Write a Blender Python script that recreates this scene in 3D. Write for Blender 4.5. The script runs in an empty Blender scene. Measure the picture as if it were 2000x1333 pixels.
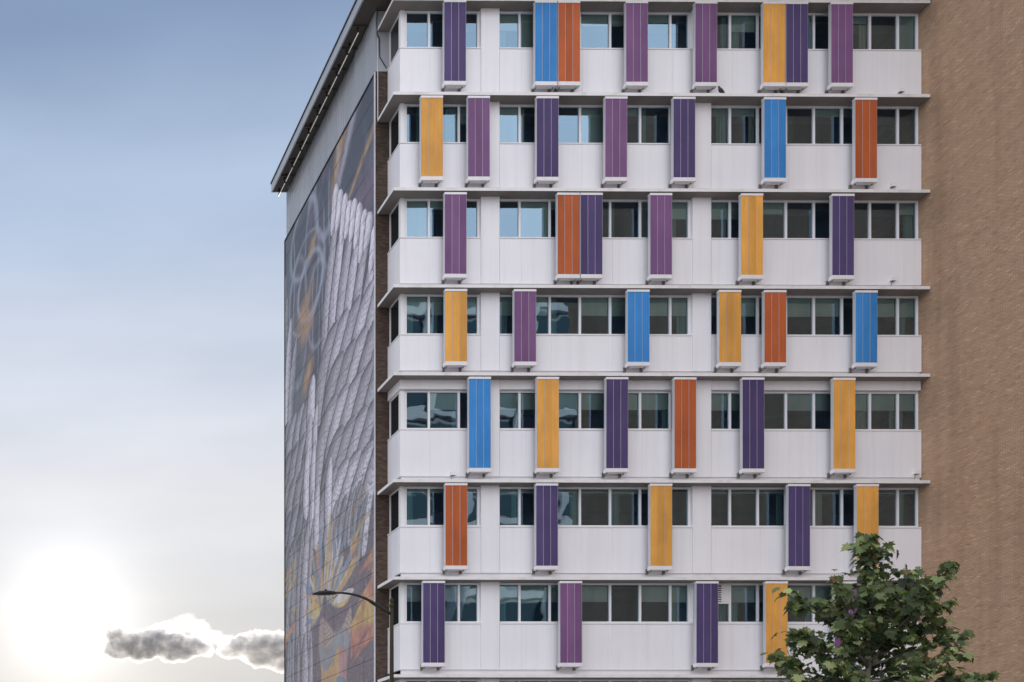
import bpy, math, random
import numpy as np
from mathutils import Vector, Matrix, Euler, Quaternion

random.seed(7)
np.random.seed(7)
scene = bpy.context.scene
COL = scene.collection
R = math.radians

# ------------------------------------------------------------------ camera
cam_d = bpy.data.cameras.new('camera')
cam = bpy.data.objects.new('camera', cam_d)
COL.objects.link(cam)
cam.location = (0, -45, 1.7)
cam.rotation_euler = (R(90), 0, -0.0072)
cam_d.sensor_width = 36
cam_d.lens = 38.88
cam_d.shift_x = 0.51975
cam_d.shift_y = 0.47275
cam_d.clip_end = 20000
scene.camera = cam

# ------------------------------------------------------------------ sky and sun
SUN_EL, SUN_AZ = 10.6, 5.0          # degrees; azimuth east of +Y
sun_dir = Vector((math.sin(R(SUN_AZ)) * math.cos(R(SUN_EL)), math.cos(R(SUN_AZ)) * math.cos(R(SUN_EL)), math.sin(R(SUN_EL))))
world = bpy.data.worlds.new('World')
scene.world = world
world.use_nodes = True
wt = world.node_tree
wt.nodes.clear()


def N(nt, t, **kw):
    n = nt.nodes.new(t)
    for k, v in kw.items():
        if k.startswith('i_'):
            key = k[2:]
            key = int(key) if key.isdigit() else key.replace('_', ' ')
            n.inputs[key].default_value = v
        else:
            setattr(n, k, v)
    return n


def math_node(nt, op, a, b=None, clamp=False):
    n = nt.nodes.new('ShaderNodeMath')
    n.operation = op
    n.use_clamp = clamp
    for i, v in enumerate((a, b)):
        if v is None:
            continue
        if isinstance(v, (int, float)):
            n.inputs[i].default_value = v
        else:
            nt.links.new(v, n.inputs[i])
    return n.outputs[0]


def ramp_node(nt, fac, stops, interp='LINEAR'):
    n = nt.nodes.new('ShaderNodeValToRGB')
    n.color_ramp.interpolation = interp
    el = n.color_ramp.elements
    while len(el) < len(stops):
        el.new(0.5)
    for e, (p, c) in zip(el, stops):
        e.position = p
        e.color = (*c, 1) if len(c) == 3 else c
    nt.links.new(fac, n.inputs[0])
    return n.outputs[0]


def mix_rgb(nt, fac, a, b, blend='MIX'):
    n = nt.nodes.new('ShaderNodeMix')
    n.data_type = 'RGBA'
    n.blend_type = blend
    for s, v in ((0, fac), (6, a), (7, b)):
        if isinstance(v, (int, float)):
            n.inputs[s].default_value = v
        elif isinstance(v, tuple):
            n.inputs[s].default_value = (*v, 1) if len(v) == 3 else v
        else:
            nt.links.new(v, n.inputs[s])
    return n.outputs[2]


def build_sky():
    L = wt.links
    out = N(wt, 'ShaderNodeOutputWorld')
    bg = N(wt, 'ShaderNodeBackground')
    bg.inputs[1].default_value = 0.1
    L.new(bg.outputs[0], out.inputs[0])
    sky = N(wt, 'ShaderNodeTexSky', sky_type='NISHITA', sun_disc=False)
    sky.sun_elevation = R(SUN_EL)
    sky.sun_rotation = R(SUN_AZ)
    sky.air_density = 1.0
    sky.dust_density = 2.0
    sky.ozone_density = 1.5
    tc = N(wt, 'ShaderNodeTexCoord')
    nrm = N(wt, 'ShaderNodeVectorMath', operation='NORMALIZE')
    L.new(tc.outputs['Generated'], nrm.inputs[0])
    sep = N(wt, 'ShaderNodeSeparateXYZ')
    L.new(nrm.outputs[0], sep.inputs[0])
    # evening haze that whitens towards the horizon (radiance x10 because of the 0.1 strength)
    haze = ramp_node(wt, sep.outputs[2], [
        (0.0, (.63, .63, .63)), (.13, (.575, .58, .59)), (.27, (.655, .68, .735)), (.39, (.575, .64, .765)),
        (.49, (.44, .55, .735)), (.60, (.235, .33, .51)), (.8, (.15, .24, .44)), (1.0, (.12, .2, .4))], 'EASE')
    hz_map = N(wt, 'ShaderNodeMapping')
    hz_map.inputs['Scale'].default_value = (1.6, 1.6, 6.0)
    L.new(nrm.outputs[0], hz_map.inputs[0])
    hz_n = N(wt, 'ShaderNodeTexNoise', i_Scale=2.6, i_Detail=5.0, i_Roughness=.5)
    L.new(hz_map.outputs[0], hz_n.inputs['Vector'])
    haze = mix_rgb(wt, 1.0, haze, ramp_node(wt, hz_n.outputs[0], [(.3, (.94, .945, .955)), (.7, (1.09, 1.08, 1.06))]), 'MULTIPLY')
    haze10 = mix_rgb(wt, 1.0, haze, (10, 10, 10), 'MULTIPLY')
    base = mix_rgb(wt, .98, sky.outputs[0], haze10)
    # white fill added to the unseen sky behind the camera to light the facade
    back_fill_y = math_node(wt, 'MULTIPLY_ADD', sep.outputs[1], -1.0)
    veil = N(wt, 'ShaderNodeMapRange', interpolation_type='SMOOTHSTEP')  # mask of the added white fill behind the camera
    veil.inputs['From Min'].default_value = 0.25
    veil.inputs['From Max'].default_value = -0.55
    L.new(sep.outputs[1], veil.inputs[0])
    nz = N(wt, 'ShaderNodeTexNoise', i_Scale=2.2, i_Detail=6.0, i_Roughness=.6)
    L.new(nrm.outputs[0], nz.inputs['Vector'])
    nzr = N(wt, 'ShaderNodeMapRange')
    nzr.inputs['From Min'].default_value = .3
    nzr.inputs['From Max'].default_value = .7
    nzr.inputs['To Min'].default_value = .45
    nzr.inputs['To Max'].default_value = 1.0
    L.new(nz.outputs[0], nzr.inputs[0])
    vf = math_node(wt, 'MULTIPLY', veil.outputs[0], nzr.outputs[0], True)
    base = mix_rgb(wt, vf, base, (BACK_FILL * .97, BACK_FILL * .975, BACK_FILL * 1.03))
    # aureole of the veiled sun
    dot = N(wt, 'ShaderNodeVectorMath', operation='DOT_PRODUCT')
    L.new(nrm.outputs[0], dot.inputs[0])
    dot.inputs[1].default_value = sun_dir
    d = math_node(wt, 'MAXIMUM', dot.outputs['Value'], 0.0)
    g1 = math_node(wt, 'POWER', d, 620.0)
    g2 = math_node(wt, 'POWER', d, 38.0)
    g1 = math_node(wt, 'MULTIPLY', g1, 5.0)
    g2 = math_node(wt, 'MULTIPLY', g2, 1.25)
    g = math_node(wt, 'ADD', g1, g2)
    glow = N(wt, 'ShaderNodeVectorMath', operation='SCALE')
    glow.inputs[0].default_value = (1.0, .995, .98)
    L.new(g, glow.inputs['Scale'])
    tot = N(wt, 'ShaderNodeVectorMath', operation='ADD')
    L.new(base, tot.inputs[0])
    L.new(glow.outputs[0], tot.inputs[1])
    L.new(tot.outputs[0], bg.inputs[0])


BACK_FILL = 24.0
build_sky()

sun_l = bpy.data.lights.new('sun', 'SUN')
sun_l.energy = 3.0
sun_l.angle = R(0.5)
sun_l.color = (1.0, .9, .76)
sun = bpy.data.objects.new('sun', sun_l)
sun.rotation_euler = (-sun_dir).to_track_quat('-Z', 'Y').to_euler()
sun.location = (0, 60, 60)
COL.objects.link(sun)

scene.view_settings.view_transform = 'Standard'
scene.view_settings.look = 'None'
scene.view_settings.gamma = 1
scene.view_settings.exposure = 0
scene.view_settings.use_curve_mapping = False
scene.cycles.volume_bounces = 1
scene.cycles.max_bounces = 8
scene.cycles.use_denoising = True

# ------------------------------------------------------------------ mesh helpers


class MB:
    def __init__(self):
        self.v, self.f, self.m = [], [], []

    def quad(self, a, b, c, d, m=0):
        n = len(self.v)
        self.v += [a, b, c, d]
        self.f.append((n, n + 1, n + 2, n + 3))
        self.m.append(m)

    def box(self, x0, x1, y0, y1, z0, z1, m=0):
        n = len(self.v)
        self.v += [(x0, y0, z0), (x1, y0, z0), (x1, y1, z0), (x0, y1, z0), (x0, y0, z1), (x1, y0, z1), (x1, y1, z1), (x0, y1, z1)]
        for f in ((0, 3, 2, 1), (4, 5, 6, 7), (0, 1, 5, 4), (1, 2, 6, 5), (2, 3, 7, 6), (3, 0, 4, 7)):
            self.f.append(tuple(n + i for i in f))
            self.m.append(m)
        return self

    def bbox(self, x0, x1, y0, y1, z0, z1, b=.01, m=0):
        """box whose vertical and horizontal front edges (towards -Y) are chamfered"""
        n = len(self.v)
        ring = [(x0, y1), (x0, y0 + b), (x0 + b, y0), (x1 - b, y0), (x1, y0 + b), (x1, y1)]
        for z in (z0, z1):
            self.v += [(x, y, z) for x, y in ring]
        k = len(ring)
        for i in range(k):
            j = (i + 1) % k
            self.f.append((n + i, n + j, n + k + j, n + k + i))
            self.m.append(m)
        self.f.append(tuple(n + i for i in reversed(range(k))))
        self.f.append(tuple(n + k + i for i in range(k)))
        self.m += [m, m]
        return self

    def tube(self, pts, rad, seg=10, m=0, caps=True):
        pts = [Vector(p) for p in pts]
        rr = rad if isinstance(rad, (list, tuple)) else [rad] * len(pts)
        n0 = len(self.v)
        prev = None
        for i, p in enumerate(pts):
            t = (pts[min(i + 1, len(pts) - 1)] - pts[max(i - 1, 0)]).normalized()
            if prev is None:
                a = t.orthogonal().normalized()
            else:
                a = (prev - t * prev.dot(t)).normalized()
            prev = a
            b = t.cross(a)
            for k in range(seg):
                an = 2 * math.pi * k / seg
                self.v.append(tuple(p + (a * math.cos(an) + b * math.sin(an)) * rr[i]))
        for i in range(len(pts) - 1):
            for k in range(seg):
                k2 = (k + 1) % seg
                self.f.append((n0 + i * seg + k, n0 + i * seg + k2, n0 + (i + 1) * seg + k2, n0 + (i + 1) * seg + k))
                self.m.append(m)
        if caps:
            self.f.append(tuple(n0 + k for k in reversed(range(seg))))
            self.f.append(tuple(n0 + (len(pts) - 1) * seg + k for k in range(seg)))
            self.m += [m, m]
        return self

    def build(self, name, mat, parent=None, smooth=False, loc=(0, 0, 0)):
        me = bpy.data.meshes.new(name)
        me.from_pydata([tuple(x) for x in self.v], [], self.f)
        for mm in (mat if isinstance(mat, (list, tuple)) else [mat]):
            me.materials.append(mm)
        if any(self.m):
            me.polygons.foreach_set('material_index', self.m)
        if smooth:
            me.polygons.foreach_set('use_smooth', [True] * len(me.polygons))
        me.update()
        o = bpy.data.objects.new(name, me)
        o.location = loc
        COL.objects.link(o)
        if parent:
            o.parent = parent
        return o


def empty(name, label=None, cat=None, group=None, loc=(0, 0, 0), parent=None):
    o = bpy.data.objects.new(name, None)
    o.empty_display_size = .2
    o.location = loc
    COL.objects.link(o)
    if label:
        o['label'] = label
    if cat:
        o['category'] = cat
    if group:
        o['group'] = group
    if parent:
        o.parent = parent
    return o


def copy_tree(o, parent=None):
    c = o.copy()
    COL.objects.link(c)
    if parent:
        c.parent = parent
    for ch in o.children:
        copy_tree(ch, c)
    return c


# ------------------------------------------------------------------ materials
def material(name, base=(.5, .5, .5), rough=.6, metal=0.0, spec=.5):
    m = bpy.data.materials.new(name)
    m.use_nodes = True
    p = m.node_tree.nodes['Principled BSDF']
    p.inputs['Base Color'].default_value = (*base, 1)
    p.inputs['Roughness'].default_value = rough
    p.inputs['Metallic'].default_value = metal
    p.inputs['Specular IOR Level'].default_value = spec
    return m, m.node_tree, p


def noise_of(nt, scale=(1, 1, 1), s=1.0, detail=4.0, rough=.55, coord='pos'):
    mp = nt.nodes.new('ShaderNodeMapping')
    mp.inputs['Scale'].default_value = scale
    if coord == 'pos':
        g = nt.nodes.new('ShaderNodeNewGeometry')
        nt.links.new(g.outputs['Position'], mp.inputs[0])
    else:
        g = nt.nodes.new('ShaderNodeTexCoord')
        nt.links.new(g.outputs['Object'], mp.inputs[0])
    n = N(nt, 'ShaderNodeTexNoise', i_Scale=s, i_Detail=detail, i_Roughness=rough)
    nt.links.new(mp.outputs[0], n.inputs['Vector'])
    return n.outputs[0]


def bump(nt, p, h, strength=.3, dist=.02):
    b = nt.nodes.new('ShaderNodeBump')
    b.inputs['Strength'].default_value = strength
    b.inputs['Distance'].default_value = dist
    nt.links.new(h, b.inputs['Height'])
    nt.links.new(b.outputs[0], p.inputs['Normal'])


def white_metal(name, base, rib=True):
    m, nt, p = material(name, base, .42)
    rain = noise_of(nt, (3.2, 3.2, .12), 1.0, 5.0, .6)
    blot = noise_of(nt, (.5, .5, .5), 1.0, 3.0)
    c = mix_rgb(nt, 1.0, base, ramp_node(nt, rain, [(.3, (.94, .935, .94)), (.55, (1, 1, 1)), (.75, (.98, .975, .985))]), 'MULTIPLY')
    c = mix_rgb(nt, 1.0, c, ramp_node(nt, blot, [(.3, (.95, .945, .96)), (.7, (1.0, 1.0, 1.0))]), 'MULTIPLY')
    # grime streaks that run down from sills and brackets
    drip = noise_of(nt, (7.0, 7.0, .35), 1.0, 6.0, .7)
    c = mix_rgb(nt, 1.0, c, ramp_node(nt, drip, [(.63, (1, 1, 1)), (.80, (.86, .84, .82))]), 'MULTIPLY')
    nt.links.new(c, p.inputs['Base Color'])
    if rib:
        g = nt.nodes.new('ShaderNodeNewGeometry')
        s = N(nt, 'ShaderNodeSeparateXYZ')
        nt.links.new(g.outputs['Position'], s.inputs[0])
        xy = math_node(nt, 'ADD', s.outputs[0], s.outputs[1])
        w = math_node(nt, 'FRACT', math_node(nt, 'MULTIPLY', xy, 1 / .203))
        w = ramp_node(nt, w, [(0, (0, 0, 0)), (.05, (1, 1, 1)), (.95, (1, 1, 1)), (1, (0, 0, 0))])
        wav = noise_of(nt, (1.3, 1.3, .5), 1.0, 2.0)
        h = math_node(nt, 'ADD', math_node(nt, 'MULTIPLY', w, .25), wav)
        bump(nt, p, h, .35, .02)
    return m


M = {}
M['panel'] = white_metal('white panel metal', (.805, .795, .812))
M['trim'] = white_metal('white trim', (.76, .745, .75), False)
M['frame'], _, _ = material('window frame aluminium', (.76, .75, .755), .38)


def ledge_mat():
    m, nt, p = material('ledge paint', (.72, .7, .69), .55)
    n = noise_of(nt, (1.5, 1.5, 1.5), 1.2, 6.0, .65)
    c = ramp_node(nt, n, [(.3, (.60, .575, .56)), (.5, (.73, .71, .70)), (.8, (.77, .755, .75))])
    nt.links.new(c, p.inputs['Base Color'])
    return m


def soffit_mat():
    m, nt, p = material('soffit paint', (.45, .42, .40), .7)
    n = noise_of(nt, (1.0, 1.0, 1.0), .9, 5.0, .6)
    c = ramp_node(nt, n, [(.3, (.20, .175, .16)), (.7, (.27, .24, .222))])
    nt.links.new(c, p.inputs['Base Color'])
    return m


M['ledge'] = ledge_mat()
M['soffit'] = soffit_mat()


def paint(name, base):
    m, nt, p = material(name, base, .6, 0.0, .22)
    fine = noise_of(nt, (26, 26, .5), 1.0, 3.0, .6)
    big = noise_of(nt, (1.4, 1.4, .7), 1.0, 4.0)
    oi = nt.nodes.new('ShaderNodeObjectInfo')
    c = mix_rgb(nt, 1.0, base, ramp_node(nt, fine, [(.3, (.9, .9, .9)), (.7, (1.06, 1.06, 1.06))]), 'MULTIPLY')
    c = mix_rgb(nt, 1.0, c, ramp_node(nt, big, [(.3, (.84, .85, .88)), (.7, (1.10, 1.08, 1.06))]), 'MULTIPLY')
    c = mix_rgb(nt, 1.0, c, ramp_node(nt, oi.outputs['Random'], [(0, (.88, .87, .88)), (1, (1.12, 1.10, 1.12))]), 'MULTIPLY')
    nt.links.new(c, p.inputs['Base Color'])
    bump(nt, p, fine, .15, .01)
    return m


PAINT = {'i': paint('indigo paint', (.080, .057, .152)), 'p': paint('plum paint', (.185, .088, .20)),
         'b': paint('blue paint', (.045, .235, .56)), 'o': paint('burnt orange paint', (.43, .105, .032)),
         'y': paint('golden yellow paint', (.70, .345, .07))}
M['seam'], _, _ = material('grey seam metal', (.42, .41, .45), .5, .1)
M['sidemetal'], _, _ = material('light grey side metal', (.52, .52, .555), .45)
M['bracket'], _, _ = material('galvanised bracket', (.22, .21, .2), .5, .5)
M['dark'], _, _ = material('dark metal', (.014, .013, .012), .55, .2)
M['gap'], _, _ = material('shadow gap backing', (.08, .075, .075), .8)
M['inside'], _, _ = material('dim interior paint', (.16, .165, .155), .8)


def glass():
    m = bpy.data.materials.new('coated window glass')
    m.use_nodes = True
    nt = m.node_tree
    nt.nodes.clear()
    out = N(nt, 'ShaderNodeOutputMaterial')
    tr = N(nt, 'ShaderNodeBsdfTransparent')
    tr.inputs[0].default_value = (.74, .86, .83, 1)
    gl = N(nt, 'ShaderNodeBsdfGlossy')
    gl.inputs['Color'].default_value = (.50, .74, .96, 1)
    gl.inputs['Roughness'].default_value = .012
    lw = N(nt, 'ShaderNodeFresnel')
    lw.inputs[0].default_value = 1.6
    fac = math_node(nt, 'ADD', math_node(nt, 'MULTIPLY', lw.outputs[0], 1.5), .19, True)
    mx = N(nt, 'ShaderNodeMixShader')
    nt.links.new(fac, mx.inputs[0])
    nt.links.new(tr.outputs[0], mx.inputs[1])
    nt.links.new(gl.outputs[0], mx.inputs[2])
    nt.links.new(mx.outputs[0], out.inputs[0])
    oi = nt.nodes.new('ShaderNodeObjectInfo')
    g = nt.nodes.new('ShaderNodeNewGeometry')
    off = N(nt, 'ShaderNodeVectorMath', operation='SCALE')
    off.inputs[0].default_value = (31, 17, 23)
    nt.links.new(oi.outputs['Random'], off.inputs['Scale'])
    ad = N(nt, 'ShaderNodeVectorMath', operation='ADD')
    nt.links.new(g.outputs['Position'], ad.inputs[0])
    nt.links.new(off.outputs[0], ad.inputs[1])
    nz = N(nt, 'ShaderNodeTexNoise', i_Scale=.9, i_Detail=1.5, i_Roughness=.4)
    nt.links.new(ad.outputs[0], nz.inputs['Vector'])
    b = N(nt, 'ShaderNodeBump')
    b.inputs['Strength'].default_value = 1.0
    b.inputs['Distance'].default_value = .0045
    nt.links.new(nz.outputs[0], b.inputs['Height'])
    nt.links.new(b.outputs[0], gl.inputs['Normal'])
    return m


M['glass'] = glass()
M['darkglass'], _, _ = material('dark return glass', (.012, .016, .018), .06)


def blind_mat(name, c0, c1, fold):
    m, nt, p = material(name, c0, .8)
    n = noise_of(nt, (fold, fold, .2), 1.0, 2.0)
    nt.links.new(ramp_node(nt, n, [(.35, c0), (.65, c1)]), p.inputs['Base Color'])
    return m


M['shade'] = blind_mat('roller shade cloth', (.42, .43, .39), (.50, .50, .46), 2)
M['curtain'] = blind_mat('teal curtain', (.10, .19, .19), (.24, .36, .35), 14)
M['curtain2'] = blind_mat('beige curtain', (.27, .24, .2), (.42, .39, .33), 12)


def brick_mat(name, axis, c1, c2, cm, stain, vary):
    m, nt, p = material(name, c1, .85)
    g = nt.nodes.new('ShaderNodeNewGeometry')
    s = N(nt, 'ShaderNodeSeparateXYZ')
    nt.links.new(g.outputs['Position'], s.inputs[0])
    cb = N(nt, 'ShaderNodeCombineXYZ')
    nt.links.new(s.outputs[axis], cb.inputs[0])
    nt.links.new(s.outputs[2], cb.inputs[1])
    bt = N(nt, 'ShaderNodeTexBrick')
    bt.offset = .5
    bt.inputs['Scale'].default_value = 1.0
    bt.inputs['Brick Width'].default_value = .203
    bt.inputs['Row Height'].default_value = .0675
    bt.inputs['Mortar Size'].default_value = .007
    bt.inputs['Mortar Smooth'].default_value = .3
    bt.inputs['Bias'].default_value = 0
    bt.inputs['Color1'].default_value = (0, 0, 0, 1)
    bt.inputs['Color2'].default_value = (1, 1, 1, 1)
    bt.inputs['Mortar'].default_value = (.5, .5, .5, 1)
    nt.links.new(cb.outputs[0], bt.inputs['Vector'])
    col = ramp_node(nt, bt.outputs[0], vary)
    # soft patches along the courses and long stains
    pa = noise_of(nt, (.7, .7, 4.5), 1.0, 5.0, .65)
    col = mix_rgb(nt, 1.0, col, ramp_node(nt, pa, [(.3, (.88, .875, .88)), (.5, (1, 1, 1)), (.7, (1.09, 1.08, 1.06))]), 'MULTIPLY')
    st = noise_of(nt, (.55, .55, .045), 1.0, 4.0, .6)
    col = mix_rgb(nt, 1.0, col, ramp_node(nt, st, [(.33, stain), (.50, (1, 1, 1))]), 'MULTIPLY')
    col = mix_rgb(nt, bt.outputs['Fac'], col, cm)
    nt.links.new(col, p.inputs['Base Color'])
    h = math_node(nt, 'SUBTRACT', math_node(nt, 'MULTIPLY', bt.outputs[0], .5), bt.outputs['Fac'])
    bump(nt, p, h, .8, .012)
    return m


M['brick'] = brick_mat('tan brick', 1, (.4, .26, .17), (.3, .2, .13), (.32, .215, .14), (.70, .67, .66), [
    (0, (.35, .224, .146)), (.08, (.40, .258, .166)), (.3, (.445, .290, .186)), (.75, (.465, .306, .197)), (.93, (.49, .328, .212)), (1, (.55, .385, .25))])
M['brownbrick'] = brick_mat('dark brown brick', 0, (.1, .06, .04), (.05, .03, .02), (.062, .045, .036), (.7, .7, .7), [
    (0, (.04, .024, .018)), (.5, (.072, .044, .03)), (1, (.11, .068, .042))])


def ground_mat(name, c0, c1, s):
    m, nt, p = material(name, c0, .9)
    n = noise_of(nt, (1, 1, 1), s, 6.0, .7)
    nt.links.new(ramp_node(nt, n, [(.3, c0), (.7, c1)]), p.inputs['Base Color'])
    bump(nt, p, n, .3, .02)
    return m


M['asphalt'] = ground_mat('asphalt', (.04, .04, .042), (.07, .07, .07), 3.0)
M['concrete'] = ground_mat('concrete', (.33, .32, .3), (.43, .42, .4), 1.2)
M['grass'] = ground_mat('dry lawn', (.10, .11, .05), (.17, .16, .08), 1.0)

# ------------------------------------------------------------------ ground
g = MB()
g.quad((-3000, -3000, 0), (3000, -3000, 0), (3000, 3000, 0), (-3000, 3000, 0))
o = g.build('ground', M['concrete'])
o['kind'] = 'structure'
g = MB()
g.quad((-400, -42, .004), (400, -42, .004), (400, -24, .004), (-400, -24, .004))
o = g.build('road', M['asphalt'])
o['kind'] = 'structure'
g = MB().box(-400, 400, -24, -10, -.05, .13)
o = g.build('pavement', M['concrete'])
o['kind'] = 'structure'

# ------------------------------------------------------------------ the white building
LB = [35.036, 31.222, 27.352, 23.434, 19.882, 15.560, 11.624, 7.674, 3.75]    # undersides of the ledges
PT = [33.392, 29.514, 25.653, 21.696, 17.822, 13.852, 9.907, 5.95]            # tops of the parapets
X0, X1 = 17.472, 38.885
WING_X = 38.9
MULL = {'A': (17.72, [18.72, 19.95], 20.79),
        'B': (21.54, [22.446, 23.688, 24.931, 26.174, 27.408, 28.652], 29.47),
        'C': (30.225, [31.11, 32.261, 33.422, 34.574, 35.736, 36.889, 38.042], 38.88)}
bld = empty('office_building', 'white panelled office block with ribbon windows and projecting ledges on every floor', 'building', loc=(28, 0, 0))
BO = Vector((28, 0, 0))


def part(mb, name, mat, parent=None, **kw):
    """child of the building (vertices given in world metres)"""
    par = parent or bld
    ob = mb.build(name, mat, par, **kw)
    if par is bld:
        ob.location = -BO
    return ob


# body behind the rooms, roof and inner slabs
b = MB()
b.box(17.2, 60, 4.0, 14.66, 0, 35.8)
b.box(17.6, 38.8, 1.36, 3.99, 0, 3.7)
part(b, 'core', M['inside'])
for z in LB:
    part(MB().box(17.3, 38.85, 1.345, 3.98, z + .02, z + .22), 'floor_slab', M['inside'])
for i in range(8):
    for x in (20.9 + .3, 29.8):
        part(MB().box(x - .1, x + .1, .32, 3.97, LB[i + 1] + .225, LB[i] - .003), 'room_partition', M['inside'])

# ledges that wrap round the left corner
for z in LB:
    m = MB()
    m.box(17.039, 38.87, -.43, 1.34, z, z + .125)
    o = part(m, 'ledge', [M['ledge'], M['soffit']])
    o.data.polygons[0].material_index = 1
    part(MB().box(17.55, 38.86, .06, .16, z + .126, z + .374), 'wall_base', M['trim'])

# parapets of metal panels, piers, sills
EDGES = [17.472, 18.70, 19.95, 20.778, 21.554, 22.446, 23.688, 24.931, 26.174, 27.408, 28.652, 29.458, 30.236, 31.11, 32.261, 33.422, 34.574, 35.736, 36.889, 38.042, 38.885]
PIERS = [(20.778, 21.554), (29.458, 30.236)]
random.seed(3)
for i in range(8):
    z0, z1 = LB[i + 1] + .375, PT[i]
    for a, c in zip(EDGES[:-1], EDGES[1:]):
        if (a, c) in PIERS:
            part(MB().bbox(a + .008, c - .008, -.018, .30, z0, LB[i] - .002, .012), 'pier', M['panel'])
            continue
        jy = random.uniform(-.002, .002)
        wide = a in (20.778, 21.554, 29.458, 30.236) or c in (20.778, 29.458)
        part(MB().bbox(a + .0018, c - .0018, jy, .12, z0, z1, .003), 'wall_panel', M['panel'])
    part(MB().box(X0 + .04, X1 - .01, .05, .115, z0 + .02, z1 - .02), 'panel_backing', M['gap'])
    # return of the parapet to the brick strip
    part(MB().box(17.472, 17.58, .122, 1.34, z0, z1), 'side_panel', M['panel'])
    # sill caps
    for bank, (a, ms, c) in MULL.items():
        aa = 17.45 if bank == 'A' else a + .015
        cc = c - .012
        part(MB().box(aa, cc, -.022, .315, z1 + .003, z1 + .05), 'sill', M['trim'])
    part(MB().box(17.45, 17.60, .318, 1.335, z1 + .003, z1 + .05), 'sill', M['trim'])
# frieze under the fifth ledge
part(MB().box(X0, 20.776, .0, .14, 19.50, 19.879), 'frieze', M['trim'])
part(MB().box(21.556, 29.456, .0, .14, 19.50, 19.879), 'frieze', M['trim'])
part(MB().box(30.238, X1 - .03, .0, .14, 19.50, 19.879), 'frieze', M['trim'])
part(MB().box(X0, X0 + .1, .142, 1.335, 19.50, 19.879), 'frieze', M['trim'])

# windows
random.seed(11)
SHADE_ROWS = {0: .0, 1: .0, 2: .0, 3: .48, 4: .45, 5: .1, 6: .45, 7: .0}
pane_cache = {}
for i in range(8):
    zt = LB[i] - .003 if i != 4 else 19.498
    zb = PT[i] + .053
    for bank, (a, ms, c) in MULL.items():
        w = empty('window', parent=bld, loc=(a - 28, .2, zb))
        wo = Vector((a, .2, zb))

        def wp(mb, name, mat):
            ob = mb.build(name, mat, w)
            ob.location = -wo
            return ob
        fr = MB()
        fr.box(a, c, .15, .24, zb, zb + .085)
        fr.box(a, c, .15, .24, zt - .075, zt)
        fr.box(a, a + .085, .15, .24, zb + .086, zt - .076)
        fr.box(c - .085, c, .15, .24, zb + .086, zt - .076)
        wp(fr, 'frame', M['frame'])
        for x in ms:
            wp(MB().box(x - .041, x + .041, .148, .24, zb + .086, zt - .076), 'mullion', M['frame'])
        xs = [a + .044] + ms + [c - .044]
        for x0, x1 in zip(xs[:-1], xs[1:]):
            p0, p1, q0, q1 = x0 + .043, x1 - .043, zb + .086, zt - .076
            if i == 6 and bank == 'C' and abs(x0 - a) < .1:
                # louvred vent over a short pane
                qm = q0 + (q1 - q0) * .52
                lv = MB()
                lv.box(p0, p1, .17, .22, qm - .04, qm + .04)
                for k in range(7):
                    zz = qm + .07 + k * (q1 - qm - .09) / 7
                    lv.v += []
                    lv.box(p0, p1 - .3, .16, .20, zz, zz + .045)
                lv.box(p1 - .3, p1, .16, .20, qm + .04, q1)
                wp(lv, 'louvre', M['frame'])
                q1 = qm - .04
            tl = random.uniform(-.004, .004)
            mb = MB()
            mb.quad((p0, .20 + tl, q0), (p1, .20 - tl, q0), (p1, .20 - tl, q1), (p0, .20 + tl, q1))
            wp(mb, 'pane', M['glass'])
            # shades and curtains inside
            h = q1 - q0
            r = random.random()
            drop = SHADE_ROWS[i]
            if drop and r < .8:
                wp(MB().box(p0 + .02, p1 - .02, .262, .268, q1 - h * (drop + random.choice((0, 0, .01))), q1), 'roller_shade', M['shade'])
            elif r < .5:
                wp(MB().box(p0 + .02, p1 - .02, .262, .268, q1 - h * random.choice((.2, .3, .45, .97)), q1), 'roller_shade', M['shade'])
            if random.random() < .42:
                wd = random.uniform(.18, .45)
                sgn = random.random() < .6
                cx0 = p1 - wd if sgn else p0
                cm = MB()
                n = 9
                for k in range(n):
                    u0, u1 = cx0 + wd * k / n, cx0 + wd * (k + 1) / n
                    y0, y1 = .30 + .03 * (k % 2), .30 + .03 * ((k + 1) % 2)
                    cm.quad((u0, y0, q0), (u1, y1, q0), (u1, y1, q1), (u0, y0, q1))
                wp(cm, 'curtain', M['curtain'] if random.random() < .65 else M['curtain2'])
    # corner post and the narrow return window
    part(MB().box(17.53, 17.70, .105, .30, PT[i] + .053, zt), 'corner_post', M['frame'])
    w = empty('window', parent=bld, loc=(17.53 - 28, .7, zb))
    wo = Vector((17.53, .7, zb))
    fr = MB()
    fr.box(17.545, 17.60, 1.28, 1.338, zb, zt)
    fr.box(17.545, 17.60, .302, 1.278, zt - .06, zt)
    fr.box(17.545, 17.60, .302, 1.278, zb, zb + .04)
    ob = fr.build('frame', M['frame'], w)
    ob.location = -wo
    mb = MB()
    mb.quad((17.58, .302, zb + .04), (17.58, 1.28, zb + .04), (17.58, 1.28, zt - .06), (17.58, .302, zt - .06))
    ob = mb.build('pane', M['darkglass'], w)
    ob.location = -wo

# strip of brown brick left of the bay, attic metal above it
part(MB().box(16.97, 17.60, 1.35, 3.9, 0, 33.37), 'brick_strip', M['brownbrick'])
part(MB().box(16.965, 17.605, 1.345, 3.9, 33.372, 35.9), 'attic_panel', M['sidemetal'])
ATTIC_STRIP = bpy.data.objects['attic_panel']


def corrugated(name, base, rough=.45):
    m, nt, p = material(name, base, rough, .1)
    n = noise_of(nt, (1.2, 1.2, .1), 1.0, 4.0)
    nt.links.new(mix_rgb(nt, 1.0, base, ramp_node(nt, n, [(.3, (.88, .88, .89)), (.7, (1.04, 1.04, 1.04))]), 'MULTIPLY'), p.inputs['Base Color'])
    return m


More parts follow.
